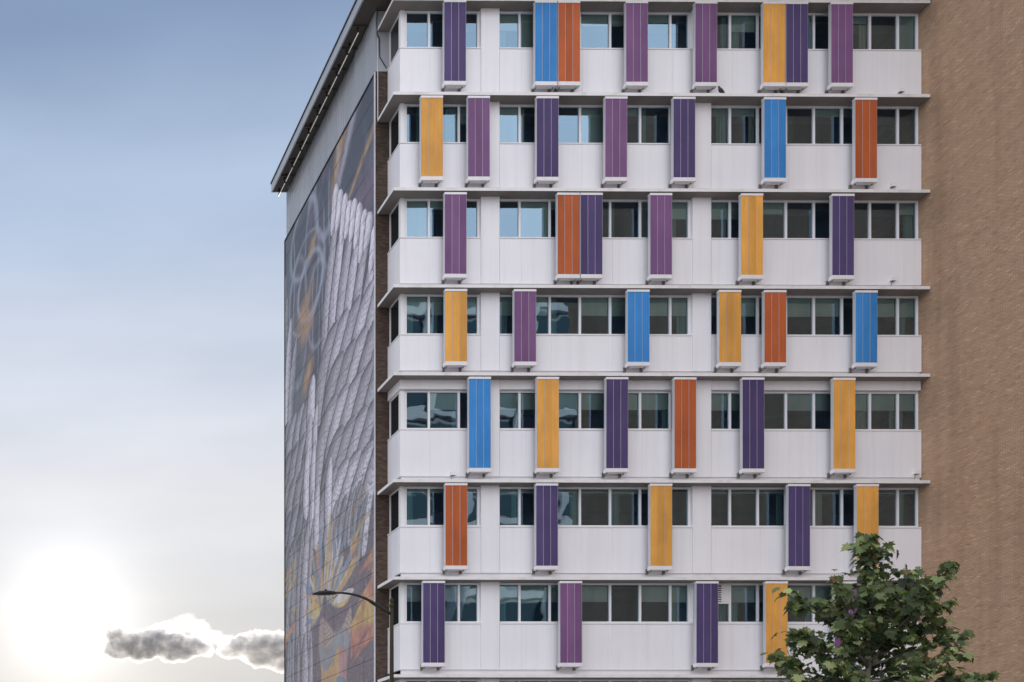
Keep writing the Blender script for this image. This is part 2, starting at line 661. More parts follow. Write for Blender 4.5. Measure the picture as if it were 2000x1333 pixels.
M['attic'] = corrugated('ribbed attic metal', (.35, .37, .40))
M['fascia'] = corrugated('roof fascia metal', (.40, .42, .45))
ATTIC_STRIP.data.materials[0] = M['attic']
# side wall: dark core wall, ribbed attic sheet
part(MB().box(17.08, 17.5, 3.9, 14.70, 0, 33.0), 'side_wall', M['gap'])
y = 1.36
k = 0
while y < 14.65:
    y2 = min(y + .33, 14.70)
    mb = MB()
    mb.v += [(17.055, y, 31.5), (17.055, y + .06, 31.5), (17.02, y + .08, 31.5), (17.02, y2, 31.5)]
    mb.v += [(x, yy, 35.9) for x, yy, zz in mb.v[:4]]
    mb.v += [(17.2, y, 31.5), (17.2, y2, 31.5), (17.2, y, 35.9), (17.2, y2, 35.9)]
    mb.f += [(0, 4, 5, 1), (1, 5, 6, 2), (2, 6, 7, 3), (3, 7, 11, 9), (0, 8, 10, 4), (0, 1, 2, 3, 9, 8)]
    mb.m += [0] * 6
    part(mb, 'attic_rib', M['attic'])
    y = y2 + .0
    k += 1

# roof: slab with soffit, fascia and coping
m = MB()
m.box(16.24, 60, -1.2, 14.56, 35.91, 36.30)
o = part(m, 'roof', M['soffit'])
M['roofsoffit'], _, _ = material('dark soffit boards', (.075, .062, .054), .7)
o.data.materials[0] = M['roofsoffit']
part(MB().box(16.17, 16.238, -1.27, 14.60, 35.86, 36.31), 'fascia', M['fascia'])
part(MB().box(16.24, 60, -1.27, -1.202, 35.86, 36.31), 'fascia', M['fascia'])
part(MB().box(16.24, 60, 14.562, 14.60, 35.86, 36.31), 'fascia', M['fascia'])
part(MB().box(16.13, 60, -1.31, 14.63, 36.312, 36.40), 'coping', M['dark'])
# soffit battens
for yy in np.arange(2.2, 14.4, 1.36):
    part(MB().box(16.25, 17.0, yy - .04, yy + .04, 35.84, 35.908), 'soffit_batten', M['roofsoffit'])
# festooned cable along the soffit and a conduit at the corner
pts = []
for k in range(61):
    t = k / 60
    pts.append((16.86, 2.2 + 11.9 * t, 35.82 - .16 * abs(math.sin(t * 9 * math.pi))))
part(MB().tube(pts, .022, 6), 'cable', M['dark'])
part(MB().tube([(16.95, 1.1, 35.85), (16.96, 1.2, 35.3), (17.0, 1.25, 34.85), (17.1, 1.3, 34.75), (17.12, 1.33, 34.4), (17.14, 1.33, 33.95), (17.42, 1.33, 33.5)], .02, 6), 'cable', M['dark'])
part(MB().tube([(17.05, 1.33, 34.75), (17.05, 1.33, 31.3)], .02, 6), 'conduit', M['sidemetal'])
# small white hoods low on the parapets
for hx, hz in ((37.98, 31.66), (37.65, 27.78), (37.65, 23.94), (38.62, 16.05), (19.6, 15.95)):
    hd = MB()
    hd.v += [(hx - .09, -.002, hz + .16), (hx + .09, -.002, hz + .16), (hx + .1, -.13, hz + .14), (hx - .1, -.13, hz + .14),
             (hx - .09, -.002, hz), (hx + .09, -.002, hz), (hx + .1, -.13, hz + .0), (hx - .1, -.13, hz + .0)]
    hd.f += [(0, 3, 2, 1), (3, 7, 6, 2), (0, 4, 7, 3), (1, 2, 6, 5), (4, 5, 6, 7)]
    hd.m += [0, 0, 0, 0, 1]
    hd.tube([(hx, -.01, hz + .02), (hx - .02, -.012, hz - .1), (hx - .04, -.012, hz - .2)], .008, 5, 1)
    part(hd, 'drain_hood', [M['trim'], M['bracket']])

# ------------------------------------------------------------------ brick wing on the right
wing = empty('brick_building', 'tall tan brick wing with a blank wall at the right of the white block', 'building', loc=(50, -5, 0))
ob = MB().box(WING_X, 62, -26, 14.6, 0, 44).build('wall', M['brick'], wing)
ob.location = -Vector((50, -5, 0))
ob = MB().box(WING_X - .08, 62.1, -26.1, 14.7, 44.003, 44.4).build('coping', M['trim'], wing)
ob.location = -Vector((50, -5, 0))

# ------------------------------------------------------------------ coloured sun panels
PW = .867
Y_F = -.42
zs = [(34.965, 31.781), (31.094, 27.921), (27.194, 23.986), (23.282, 20.445), (19.739, 16.141), (15.431, 12.192), (11.483, 8.267)]
F = ['on the top floor in view', 'on the second floor from the top', 'on the third floor from the top', 'on the middle floor', 'on the fifth floor from the top',
     'on the sixth floor from the top', 'on the lowest full floor']
PANELS = [
    [(19.109, 'i', 'indigo slatted sun panel near the left corner ' + F[0]),
     (22.799, 'b', 'sky blue slatted sun panel beside an orange one ' + F[0]),
     (23.741, 'o', 'burnt orange slatted sun panel beside a blue one ' + F[0]),
     (26.499, 'p', 'plum slatted sun panel right of the orange one ' + F[0]),
     (29.309, 'p', 'plum slatted sun panel left of the yellow one ' + F[0]),
     (32.081, 'y', 'golden yellow slatted sun panel beside an indigo one ' + F[0]),
     (33.011, 'i', 'indigo slatted sun panel touching a yellow one ' + F[0]),
     (34.847, 'p', 'plum slatted sun panel nearest the brick wing ' + F[0])],
    [(18.174, 'y', 'pale golden yellow slatted sun panel near the left corner ' + F[1]),
     (20.076, 'p', 'plum slatted sun panel right of the yellow one ' + F[1]),
     (22.863, 'i', 'indigo slatted sun panel between two plum ones ' + F[1]),
     (25.648, 'p', 'plum slatted sun panel between two indigo ones ' + F[1]),
     (28.421, 'i', 'indigo slatted sun panel left of the blue one ' + F[1]),
     (32.122, 'b', 'sky blue slatted sun panel ' + F[1]),
     (35.828, 'o', 'burnt orange slatted sun panel nearest the brick wing ' + F[1])],
    [(19.129, 'p', 'plum slatted sun panel near the left corner ' + F[2]),
     (23.714, 'o', 'burnt orange slatted sun panel touching an indigo one ' + F[2]),
     (24.650, 'i', 'indigo slatted sun panel touching the orange one ' + F[2]),
     (27.480, 'p', 'plum slatted sun panel left of the yellow one ' + F[2]),
     (31.182, 'y', 'pale golden yellow slatted sun panel ' + F[2]),
     (34.889, 'i', 'indigo slatted sun panel nearest the brick wing ' + F[2])],
    [(19.150, 'y', 'golden yellow slatted sun panel near the left corner ' + F[3]),
     (21.953, 'p', 'plum slatted sun panel ' + F[3]),
     (26.562, 'b', 'sky blue slatted sun panel right of the plum one ' + F[3]),
     (30.292, 'y', 'golden yellow slatted sun panel left of the orange one ' + F[3]),
     (32.127, 'o', 'burnt orange slatted sun panel ' + F[3]),
     (35.841, 'b', 'sky blue slatted sun panel nearest the brick wing ' + F[3])],
    [(20.116, 'b', 'sky blue slatted sun panel ' + F[4]),
     (22.876, 'y', 'golden yellow slatted sun panel right of the blue one ' + F[4]),
     (25.686, 'i', 'indigo slatted sun panel left of the orange one ' + F[4]),
     (28.461, 'o', 'burnt orange slatted sun panel ' + F[4]),
     (31.236, 'i', 'indigo slatted sun panel right of the orange one ' + F[4]),
     (34.945, 'y', 'golden yellow slatted sun panel nearest the brick wing ' + F[4])],
    [(19.160, 'o', 'brick orange slatted sun panel ' + F[5]),
     (22.842, 'i', 'indigo slatted sun panel right of the orange one ' + F[5]),
     (27.484, 'y', 'golden yellow slatted sun panel between two indigo ones ' + F[5]),
     (33.099, 'i', 'indigo slatted sun panel between two yellow ones ' + F[5]),
     (35.891, 'y', 'golden yellow slatted sun panel behind the tree top ' + F[5])],
    [(18.251, 'i', 'indigo slatted sun panel near the left corner ' + F[6]),
     (23.818, 'p', 'plum slatted sun panel clear of the tree ' + F[6]),
     (29.354, 'i', 'indigo slatted sun panel left of the yellow one ' + F[6]),
     (32.187, 'y', 'golden yellow slatted sun panel at the tree edge ' + F[6]),
     (34.993, 'p', 'plum slatted sun panel half hidden behind the tree ' + F[6])],
]
slat_w = (PW - 2 * .022) / 3
mesh_cache = {}


def cached(key, fn, name, mat, parent):
    if key in mesh_cache:
        ob = bpy.data.objects.new(name, mesh_cache[key])
        COL.objects.link(ob)
        ob.parent = parent
        return ob
    ob = fn().build(name, mat, parent)
    mesh_cache[key] = ob.data
    return ob


random.seed(5)
for r, row in enumerate(PANELS):
    zt, zb = zs[r]
    H = zt - zb
    for x, c, label in row:
        if len(label.split()) > 16:
            label = label.replace('slatted ', '')
        t = empty('sun_panel', label, 'sun panel', 'coloured sun panels on the facade', loc=(x, Y_F, zb))
        t.rotation_euler = (0, random.uniform(-.0015, .0015), random.uniform(-.004, .004))
        for k in range(3):
            xa = k * (slat_w + .022)
            ob = cached(('slat', r, c, k), lambda: MB().bbox(xa, xa + slat_w, -.006, .005, 0, H, .004), 'slat', PAINT[c], t)
        cached(('back', r), lambda: MB().box(.004, PW - .004, .006, .13, .003, H - .003), 'backing', M['seam'], t)
        cached(('edge', r), lambda: MB().box(-.014, -.001, .008, .15, 0, H).box(PW + .001, PW + .014, .008, .15, 0, H), 'side_trim', M['sidemetal'], t)
        cached(('cap', r), lambda: MB().bbox(-.02, PW + .02, -.02, .16, H + .003, H + .092, .01), 'top_cap', M['trim'], t)

        def tray():
            q = MB()
            q.bbox(-.012, PW + .02, -.025, .0, -.155, -.004, .006)
            q.box(-.012, PW + .02, .002, .20, -.155, -.14)
            q.box(-.012, .003, .002, .20, -.138, -.004)
            q.box(PW + .005, PW + .02, .002, .20, -.138, -.004)
            return q
        cached('tray', tray, 'tray', M['trim'], t)

        def brk(xx):
            q = MB()
            q.box(xx, xx + .05, .12, .415, -.135, -.10)
            q.box(xx - .02, xx + .07, .36, .418, -.26, -.05)
            q.box(xx + .01, xx + .04, .10, .16, -.20, -.157)
            q.tube([(xx + .025, .14, -.19), (xx + .025, .40, -.24)], .012, 6)
            return q
        cached('b0', lambda: brk(.06), 'bracket', M['bracket'], t)
        cached('b1', lambda: brk(.74), 'bracket', M['bracket'], t)

# ------------------------------------------------------------------ mosaic mural on the side wall
MX = 16.95
MY0, MY1 = 1.37, 14.70
MZ1, MZ0 = 33.26, 6.0
COLS, ROWS = 10, 30
mural = empty('mural', 'tall tiled mosaic mural of pale plumes and orange streaks on the side wall', 'mural', loc=(MX, 8, MZ0))
mo = Vector((MX, 8, MZ0))
MW, MH = MY1 - MY0, MZ1 - MZ0


def fbm(x, y, seed, octv=4):
    rs = np.random.RandomState(seed)
    out = np.zeros_like(x)
    amp, fr = 1.0, 1.0
    tot = 0
    for _ in range(octv):
        tab = rs.rand(64, 64)
        xi, yi = x * fr, y * fr
        x0, y0 = np.floor(xi).astype(int), np.floor(yi).astype(int)
        fx, fy = xi - x0, yi - y0
        fx, fy = fx * fx * (3 - 2 * fx), fy * fy * (3 - 2 * fy)
        a = tab[x0 % 64, y0 % 64]
        b_ = tab[(x0 + 1) % 64, y0 % 64]
        c_ = tab[x0 % 64, (y0 + 1) % 64]
        d_ = tab[(x0 + 1) % 64, (y0 + 1) % 64]
        out += amp * ((a * (1 - fx) + b_ * fx) * (1 - fy) + (c_ * (1 - fx) + d_ * fx) * fy)
        tot += amp
        amp *= .5
        fr *= 2.03
    return out / tot


CW, CH = 600, 1200      # drawing grid of the mosaic cartoon (columns x rows)


def draw_cartoon():
    """abstract composition of plumes, ribbons, facets and streaks: u 0 far .. 1 near edge, v 0 top .. 1 bottom"""
    C = lambda *c: np.array(c, float)
    sm = lambda e0, e1, x: (lambda t: t * t * (3 - 2 * t))(np.clip((x - e0) / (e1 - e0), 0, 1))
    rs = np.random.RandomState(12)
    u, v = np.meshgrid((np.arange(CW) + .5) / CW, (np.arange(CH) + .5) / CH)

    def lerp(a, b_, t):
        t = np.clip(t, 0, 1)[..., None]
        return a * (1 - t) + b_ * t
    full = lambda c, s=None: np.broadcast_to(C(*c), (s or u.shape) + (3,))
    n1, n2, n3 = fbm(u * 5 + 3, v * 10 + 1, 1), fbm(u * 14 + 7, v * 28 + 5, 2), fbm(u * 45, v * 90, 3)
    hatch = .5 + .5 * np.sin((u * .6 + v * 1.1) * 900 + 9 * n1)
    col = lerp(full((.085, .090, .125)), full((.20, .145, .185)), sm(.3, .8, v + .3 * (n1 - .5)))
    col = lerp(col, full((.13, .175, .205)), sm(.48, .70, n1) * .8 * sm(.8, .3, v))
    col = lerp(col, full((.20, .15, .20)), sm(.52, .75, n2) * .5)
    # gold and violet beams top right
    dx, dy = u - .42, (v - .19) * 2.05
    ang = np.arctan2(dy, dx)
    fan = sm(.02, .14, u - .50) * sm(.34, .10, v)
    for a0, wd, cc in ((-.98, .11, (.50, .30, .10)), (-.80, .06, (.40, .36, .44)), (-.38, .03, (.46, .30, .12)), (.12, .03, (.42, .27, .13)), (-.1, .2, (.22, .14, .20)), (.5, .1, (.48, .27, .10))):
        col = lerp(col, full(cc) * (.7 + .6 * n3[..., None]), fan * np.exp(-((ang - a0) / wd) ** 2))
    # pale loops and threads
    for cx, cy, rx, ry, w, op_ in ((.33, .165, .15, .055, .011, .8), (.28, .15, .22, .085, .007, .5), (.42, .22, .12, .075, .007, .5), (.25, .06, .17, .065, .011, .6), (.52, .03, .13, .09, .009, .6), (.35, .12, .08, .11, .006, .5), (.18, .2, .12, .12, .006, .4)):
        rr = np.sqrt(((u - cx) / rx) ** 2 + ((v - cy) / ry) ** 2)
        col = lerp(col, full((.37, .40, .50)), np.exp(-((rr - 1) / (w / rx * 1.4)) ** 2) * op_)
    for uu, va, vb, wv in ((.485, .04, .47, .006), (.515, .1, .48, .005), (.37, .12, .33, .005), (.12, .0, .22, .006), (.56, .0, .3, .006), (.43, .2, .44, .004)):
        xx = uu + .012 * np.sin(v * 22 + uu * 50)
        col = lerp(col, full((.34, .37, .45)), np.exp(-((u - xx) / wv) ** 2) * sm(va, va + .05, v) * sm(vb, vb - .06, v) * .75)
    for cu, cv, su, sv in ((.25, .20, .07, .030), (.29, .235, .06, .022), (.30, .325, .045, .025), (.36, .10, .04, .015)):
        e = np.exp(-((u - cu + (v - cv) * 1.2) / su) ** 2 - ((v - cv) / sv) ** 2)
        col = lerp(col, full((.50, .28, .09)), e * (.5 + 1.0 * n3))

    def plume(p0, p1, bow, w0, tone, blue=0.0, op_=1.0, barb=70):
        """one long drop-shaped plume from p0 (root) to p1 (tip)"""
        p0, p1 = np.array(p0), np.array(p1)
        asp = 2.05
        d = (p1 - p0) * (1, asp)
        L = np.hypot(*d)
        if L < 1e-4:
            return
        t_, n_ = d / L, np.array((-d[1], d[0])) / L
        pad = w0 * 1.5 + abs(bow)
        xs_ = sorted((p0[0], p1[0]))
        ys_ = sorted((p0[1], p1[1]))
        i0, i1 = int(max(0, (xs_[0] - pad) * CW)), int(min(CW, (xs_[1] + pad) * CW))
        j0, j1 = int(max(0, (ys_[0] - pad / asp) * CH)), int(min(CH, (ys_[1] + pad / asp) * CH))
        if i1 <= i0 or j1 <= j0:
            return
        U, V = u[j0:j1, i0:i1] - p0[0], (v[j0:j1, i0:i1] - p0[1]) * asp
        s = (U * t_[0] + V * t_[1]) / L
        q = U * n_[0] + V * n_[1] - bow * 4 * s * (1 - s)
        wid = w0 * np.sqrt(np.clip(1 - ((np.clip(s, -.2, 1.2) - .5) / .5) ** 4, 0, 1)) * (.75 + .35 * np.clip(s, 0, 1))
        inside = (s > 0) & (s < 1) & (np.abs(q) < wid)
        r = np.where(wid > 1e-4, q / np.maximum(wid, 1e-4), 2)
        N2, N3 = n2[j0:j1, i0:i1], n3[j0:j1, i0:i1]
        lit = C(.56, .52, .58) * tone * (1 - blue) + C(.34, .38, .45) * tone * blue
        shd = C(.24, .20, .255) * tone * (1 - blue) + C(.15, .18, .22) * tone * blue
        base = lerp(np.broadcast_to(lit, U.shape + (3,)), np.broadcast_to(shd, U.shape + (3,)), sm(-.35, 1.0, r + .35 * (N2 - .5)) * .85 + .25 * sm(.25, 0, s))
        bb = (s * L * barb + np.abs(r) * 1.3 + .5 * N2) % 1
        base = lerp(base, np.broadcast_to(shd * .8, U.shape + (3,)), np.exp(-((bb - .5) / .16) ** 2) * .33)
        base = lerp(base, np.broadcast_to(C(.60, .57, .62) * tone, U.shape + (3,)), np.exp(-((r + .25) / .12) ** 2) * .3)
        base = lerp(base, np.broadcast_to(C(.085, .07, .095), U.shape + (3,)), sm(.72, .95, np.abs(r)) * .95)
        base = base * (.88 + .24 * N3[..., None])
        reg = col[j0:j1, i0:i1]
        reg[inside] = reg[inside] * (1 - op_) + base[inside] * op_

    # left sweep: long plumes falling from the top, shorter layers below
    for k in range(5):
        a = k / 4
        plume((.02 + .13 * a, .53 + .03 * a), (-.03 + .17 * a * a + .02, .015 + .21 * a), -.04 - .04 * a, .046, .75 + .3 * (k % 2), blue=.25, barb=40)
    for row in range(5):
        v0 = .335 + row * .060
        for k in range(4):
            x = -.04 + k * .10 + .03 * (row % 2)
            plume((x + .09, v0 + .03), (x - .03 + .02 * rs.rand(), v0 + .165 + .02 * rs.rand() - .006 * k), .045, .058, .62 + .28 * rs.rand(), blue=.45 + .45 * (row > 2), barb=46)
    # right sweep, ragged pale crest and long hanging plumes, then scalloped layers
    for k in range(7):
        a = k / 6
        x = .61 + .46 * a
        top = .10 + .17 * a + .012 * rs.rand()
        plume((x + .04, top), (x - .09 - .02 * rs.rand(), top + .30 - .04 * a), .05 + .04 * a, .055 + .008 * rs.rand(), .98 + .22 * (k % 2), barb=40)
    for k in range(10):
        a = k / 9
        x = .60 + .42 * a
        y = .096 + .175 * a
        plume((x - .02, y + .03 * rs.rand() + .018), (x + .03, y - .020 - .014 * rs.rand()), .008, .042, 1.35, barb=24)
    for row in range(5):
        v0 = .30 + row * .062
        for k in range(5):
            x = 1.06 - k * .115 - .05 * (row % 2)
            if x < .60 - .02 * row / 6:
                continue
            plume((x + .04, v0 + .04 * (x - .6)), (x - .16 - .04 * rs.rand(), v0 + .125 + .08 * (x - .6) + .02 * rs.rand()), .06, .064, .74 + .45 * rs.rand(), blue=.3 * rs.rand(), barb=46)
    # rounded pale folds between the sweeps
    for (x, y, l, w) in ((.36, .365, .09, .06), (.41, .42, .07, .035), (.33, .43, .09, .05), (.38, .49, .10, .04), (.30, .49, .11, .045), (.56, .55, .10, .05), (.42, .57, .10, .05), (.36, .58, .11, .04)):
        plume((x + .01, y - l * .3), (x - .02, y + l * .9), .012, w, .95 + .35 * rs.rand(), blue=.1, barb=34)
    # grey-blue drifts lower left
    for k in range(26):
        x, y = .02 + .30 * rs.rand(), .58 + .26 * rs.rand()
        plume((x, y), (x - .06 + .05 * rs.rand(), y + .10 + .06 * rs.rand()), .02 * rs.randn(), .022 + .012 * rs.rand(), .8 + .25 * rs.rand(), blue=.55 + .3 * rs.rand(), op_=.8, barb=50)
    # violet-grey drifts mid right below the sweep
    for k in range(16):
        x, y = .60 + .36 * rs.rand(), .60 + .06 * rs.rand()
        plume((x, y), (x - .08, y + .07 + .03 * rs.rand()), .02, .024, .62 + .2 * rs.rand(), blue=.6, op_=.85)
    # long pale ribbons
    for x0, x1, w, tn in ((.31, .26, .055, 1.0), (.37, .33, .03, .85), (.24, .17, .03, .72)):
        plume((x0, .60), (x1, .86), .03, w, tn, blue=.1, barb=60)
        plume((x1 + .01, .80), (x1 - .05, 1.05), -.02, w * 1.2, tn * .95, blue=.0, barb=46)
    # fine contour lines over everything below the sweeps
    ct = (n1 * 13 + n2 * 2.5 + v * 34 - u * 7) % 1
    col = lerp(col, full((.075, .065, .08)), np.exp(-((ct - .5) / .07) ** 2) * .5 * sm(.50, .60, v))
    ct = (n2 * 9 + u * 30 + v * 8) % 1
    col = lerp(col, full((.42, .40, .42)), np.exp(-((ct - .5) / .08) ** 2) * .30 * sm(.58, .66, v))
    # gold burst with slender shards of blue, rose and white
    cx, cy = .47, .775
    PAL = ((.58, .42, .10), (.17, .26, .40), (.50, .25, .23), (.56, .54, .53), (.60, .46, .14), (.24, .33, .46), (.52, .33, .14))
    for k in range(64):
        a = rs.uniform(-math.pi * 1.12, .25)
        r0, r1 = rs.uniform(0, .06), rs.uniform(.10, .30) * (1.0 if abs(a + 1.2) < 1.0 else .7)
        cc = C(*PAL[rs.randint(len(PAL))])
        wdt = rs.uniform(.006, .022)
        p0 = np.array((cx + r0 * math.cos(a) + .10 * max(0, math.cos(a)), cy + r0 * math.sin(a) / 2.05))
        p1 = p0 + np.array((r1 * math.cos(a), r1 * math.sin(a) / 2.05))
        asp = 2.05
        d = (p1 - p0) * (1, asp)
        L = np.hypot(*d)
        t_, n_ = d / L, np.array((-d[1], d[0])) / L
        U, V = u - p0[0], (v - p0[1]) * asp
        s = (U * t_[0] + V * t_[1]) / L
        q = U * n_[0] + V * n_[1]
        ins = ((s > 0) & (s < 1) & (np.abs(q) < wdt * np.sin(np.clip(s, 0, 1) * math.pi) ** .6))
        col[ins] = (.2 * col + .8 * cc * (.7 + .6 * n3[..., None]))[ins]
    # draped bands of rose, ochre and blue
    e0 = .155 + .02 * np.sin(v * 40) + .012 * (n2 - .5)
    bx = sm(e0 + .008, e0 - .008, np.abs(u - .60 + .15 * (v - .9))) * sm(.805, .815, v + .02 * np.sin(u * 17))
    vv = v + .016 * np.sin(u * 21) + .03 * (n1 - .5) + .012 * np.abs(((u * 11) % 1) - .5)
    band = np.where((vv < .838)[..., None], C(.44, .33, .30), np.where((vv < .872)[..., None], C(.30, .30, .33), np.where((vv < .925)[..., None], C(.52, .33, .13), C(.19, .255, .33))))
    band = np.where(((vv > .872) & (vv < .925) & (u > .66))[..., None], C(.44, .24, .25), band)
    band = band * (.7 + .35 * n3[..., None] + .25 * hatch[..., None])
    band = lerp(band, full((.14, .12, .12)), np.exp(-((((vv * 95) % 1) - .5) / .14) ** 2) * .5 * sm(.85, .83, vv))
    col = lerp(col, band, bx * sm(.99, .965, v))
    fold = (u * 26 + v * 5 + n1 * 3) % 1
    low = lerp(full((.13, .13, .13)), full((.30, .285, .28)), np.abs(fold - .5) * 1.7) * (.75 + .5 * n3[..., None])
    col = lerp(col, low, sm(.19, .17, np.abs(u - .565)) * sm(.962, .972, v + .012 * np.sin(u * 28)))
    # orange and gold streaks on both sides, climbing to the near edge
    dv = v + .16 * (u - .5)
    sk = fbm(dv * 30 + 2 + .5 * n1, u * 1.6 + 9, 8, 3)
    side = np.maximum(sm(.775, .80, u + .02 * n2), sm(.17, .12, u)) * sm(.60, .72, v)
    gold = lerp(full((.50, .20, .13)), full((.54, .37, .08)), sm(.42, .58, fbm(u * 3 + 1, v * 16, 9)))
    col = lerp(col, gold * (.65 + .7 * n3[..., None]), side * sm(.50, .55, sk))
    return np.clip(col, .015, .9)


CARTOON = .25 * (draw_cartoon() / .25) ** 1.3
CARTOON = CARTOON * .70 + .30 * CARTOON.mean(2, keepdims=True) * np.array((.98, .99, 1.05))


def mural_color(u, v, jit):
    i = np.clip((u * CW).astype(int), 0, CW - 1)
    j = np.clip((v * CH).astype(int), 0, CH - 1)
    return np.clip(CARTOON[j, i] * .80 * (.90 + .20 * jit[..., None]), .015, .9)


def tile_mat():
    m, nt, p = material('glazed mosaic', (.4, .4, .4), .42)
    a = N(nt, 'ShaderNodeVertexColor')
    a.layer_name = 'Col'
    dirt = noise_of(nt, (.6, .6, .12), 1.0, 4.0)
    nt.links.new(mix_rgb(nt, 1.0, a.outputs[0], ramp_node(nt, dirt, [(.3, (.86, .85, .85)), (.7, (1.06, 1.06, 1.06))]), 'MULTIPLY'), p.inputs['Base Color'])
    n = noise_of(nt, (1, 1, 1), 30.0, 2.0)
    bump(nt, p, n, .25, .01)
    return m


M['mosaic'] = tile_mat()
M['grout'], _, _ = material('tile edge', (.10, .095, .105), .9)
NX, NZ = 24, 26
pw, ph_ = MW / COLS, MH / ROWS
rs = np.random.RandomState(4)
for j in range(ROWS):
    for i in range(COLS):
        y0, y1 = MY0 + i * pw + .006, MY0 + (i + 1) * pw - .006
        z0, z1 = MZ1 - (j + 1) * ph_ + .008, MZ1 - j * ph_ - .008
        xo = -rs.uniform(0, .006)
        ys = np.linspace(y0, y1, NX + 1)
        zz = np.linspace(z0, z1, NZ + 1)
        Yg, Zg = np.meshgrid(ys, zz, indexing='ij')
        V = np.stack([np.full(Yg.shape, xo), Yg - mo.y, Zg - mo.z], -1).reshape(-1, 3)
        idx = np.arange((NX + 1) * (NZ + 1)).reshape(NX + 1, NZ + 1)
        fq = np.stack([idx[:-1, :-1], idx[:-1, 1:], idx[1:, 1:], idx[1:, :-1]], -1).reshape(-1, 4)
        n0 = len(V)
        back = np.array([(.05, y0 - mo.y, z0 - mo.z), (.05, y1 - mo.y, z0 - mo.z), (.05, y1 - mo.y, z1 - mo.z), (.05, y0 - mo.y, z1 - mo.z)])
        c4 = [idx[0, 0], idx[-1, 0], idx[-1, -1], idx[0, -1]]
        rim = [(int(c4[k]), int(c4[(k + 1) % 4]), n0 + (k + 1) % 4, n0 + k) for k in range(4)]
        me = bpy.data.meshes.new('mosaic_panel')
        me.from_pydata(np.vstack([V, back]).tolist(), [], fq.tolist() + rim)
        yc = (Yg[:-1, :-1] + Yg[1:, 1:]) / 2
        zc = (Zg[:-1, :-1] + Zg[1:, 1:]) / 2
        uu = 1 - (yc - MY0) / MW
        vv = (MZ1 - zc) / MH
        colr = mural_color(uu, vv, rs.rand(*uu.shape)).reshape(-1, 3)
        cols = np.concatenate([np.repeat(colr, 4, 0), np.full((16, 3), .08)])
        att = me.color_attributes.new('Col', 'FLOAT_COLOR', 'CORNER')
        att.data.foreach_set('color', np.concatenate([cols, np.ones((len(cols), 1))], 1).astype(np.float32).ravel())
        me.materials.append(M['mosaic'])
        ob = bpy.data.objects.new('mosaic_panel', me)
        COL.objects.link(ob)
        ob.parent = mural
mb = MB()
mb.box(.052, .12, MY0 - mo.y, MY1 - mo.y, -.0, MZ1 - mo.z)
mb.build('backing_board', M['grout'], mural)
mb = MB()
mb.box(-.04, .12, MY1 - mo.y + .002, MY1 - mo.y + .05, -.02, MZ1 - mo.z + .06)
mb.box(-.04, .12, MY0 - mo.y, MY1 - mo.y, MZ1 - mo.z + .002, MZ1 - mo.z + .075)
mb.build('frame', M['dark'], mural)
mb = MB()
mb.box(-.05, .0, MY0 - mo.y - .05, MY0 - mo.y - .002, -.02, MZ1 - mo.z + .06)
mb.build('edge_trim', M['sidemetal'], mural)

# ------------------------------------------------------------------ strip lights under the roof overhang
M['tube'], nt, p = material('lit strip lamp', (.8, .78, .7), .3)
p.inputs['Emission Color'].default_value = (1.0, .9, .68, 1)
p.inputs['Emission Strength'].default_value = .06
ORD = ['first', 'second', 'third', 'fourth', 'fifth', 'sixth', 'seventh', 'eighth', 'ninth']
first = None
for k in range(9):
    y = 2.15 + k * 1.385
    lab = ORD[k] + ' strip light under the roof overhang counting from the front corner'
    if first is None:
        t = empty('strip_light', lab, 'strip light', 'strip lights under the roof overhang', loc=(16.52, y, 35.56))
        MB().tube([(0, 0, 0), (0, 1.2, 0)], .024, 8).build('lamp_tube', M['tube'], t, True)
        for yy in (.08, 1.12):
            q = MB().box(-.02, .02, yy - .025, yy + .025, .03, .29)
            q.box(-.05, .05, yy - .03, yy + .03, .27, .345)
            q.build('bracket', M['dark'], t)
        MB().box(-.045, .045, .02, 1.18, .028, .06).build('housing', M['dark'], t)
        first = t
    else:
        t = copy_tree(first)
        t.location = (16.52, y, 35.56)
        t['label'] = lab

# ------------------------------------------------------------------ street lamp
lamp = empty('street_lamp', 'dark cobra-head street lamp on an olive pole in front of the mural', 'street lamp', loc=(11.42, -15, 0))
M['lampmetal'], nt, p = material('dark bronze metal', (.035, .031, .018), .75, 0.0, .2)
prof = [(0, .17), (.12, .17), (.14, .12), (.5, .10), (.9, .068), (6.5, .052), (7.62, .048)]
MB().tube([(0, 0, z) for z, r in prof], [r for z, r in prof], 16).build('pole', M['lampmetal'], lamp, True)
prof = [(7.625, .05), (7.64, .062), (7.69, .066), (7.71, .05), (7.74, .035), (7.77, .05), (7.82, .055), (7.86, .04), (7.885, .012)]
MB().tube([(0, 0, z) for z, r in prof], [r for z, r in prof], 16).build('finial', M['lampmetal'], lamp, True)


def lp(px, py):      # picture point on the lamp's own plane, in lamp metres
    return ((px - 765) / 71.75, 0, (1612 - py) / 71.75 + 1.72)


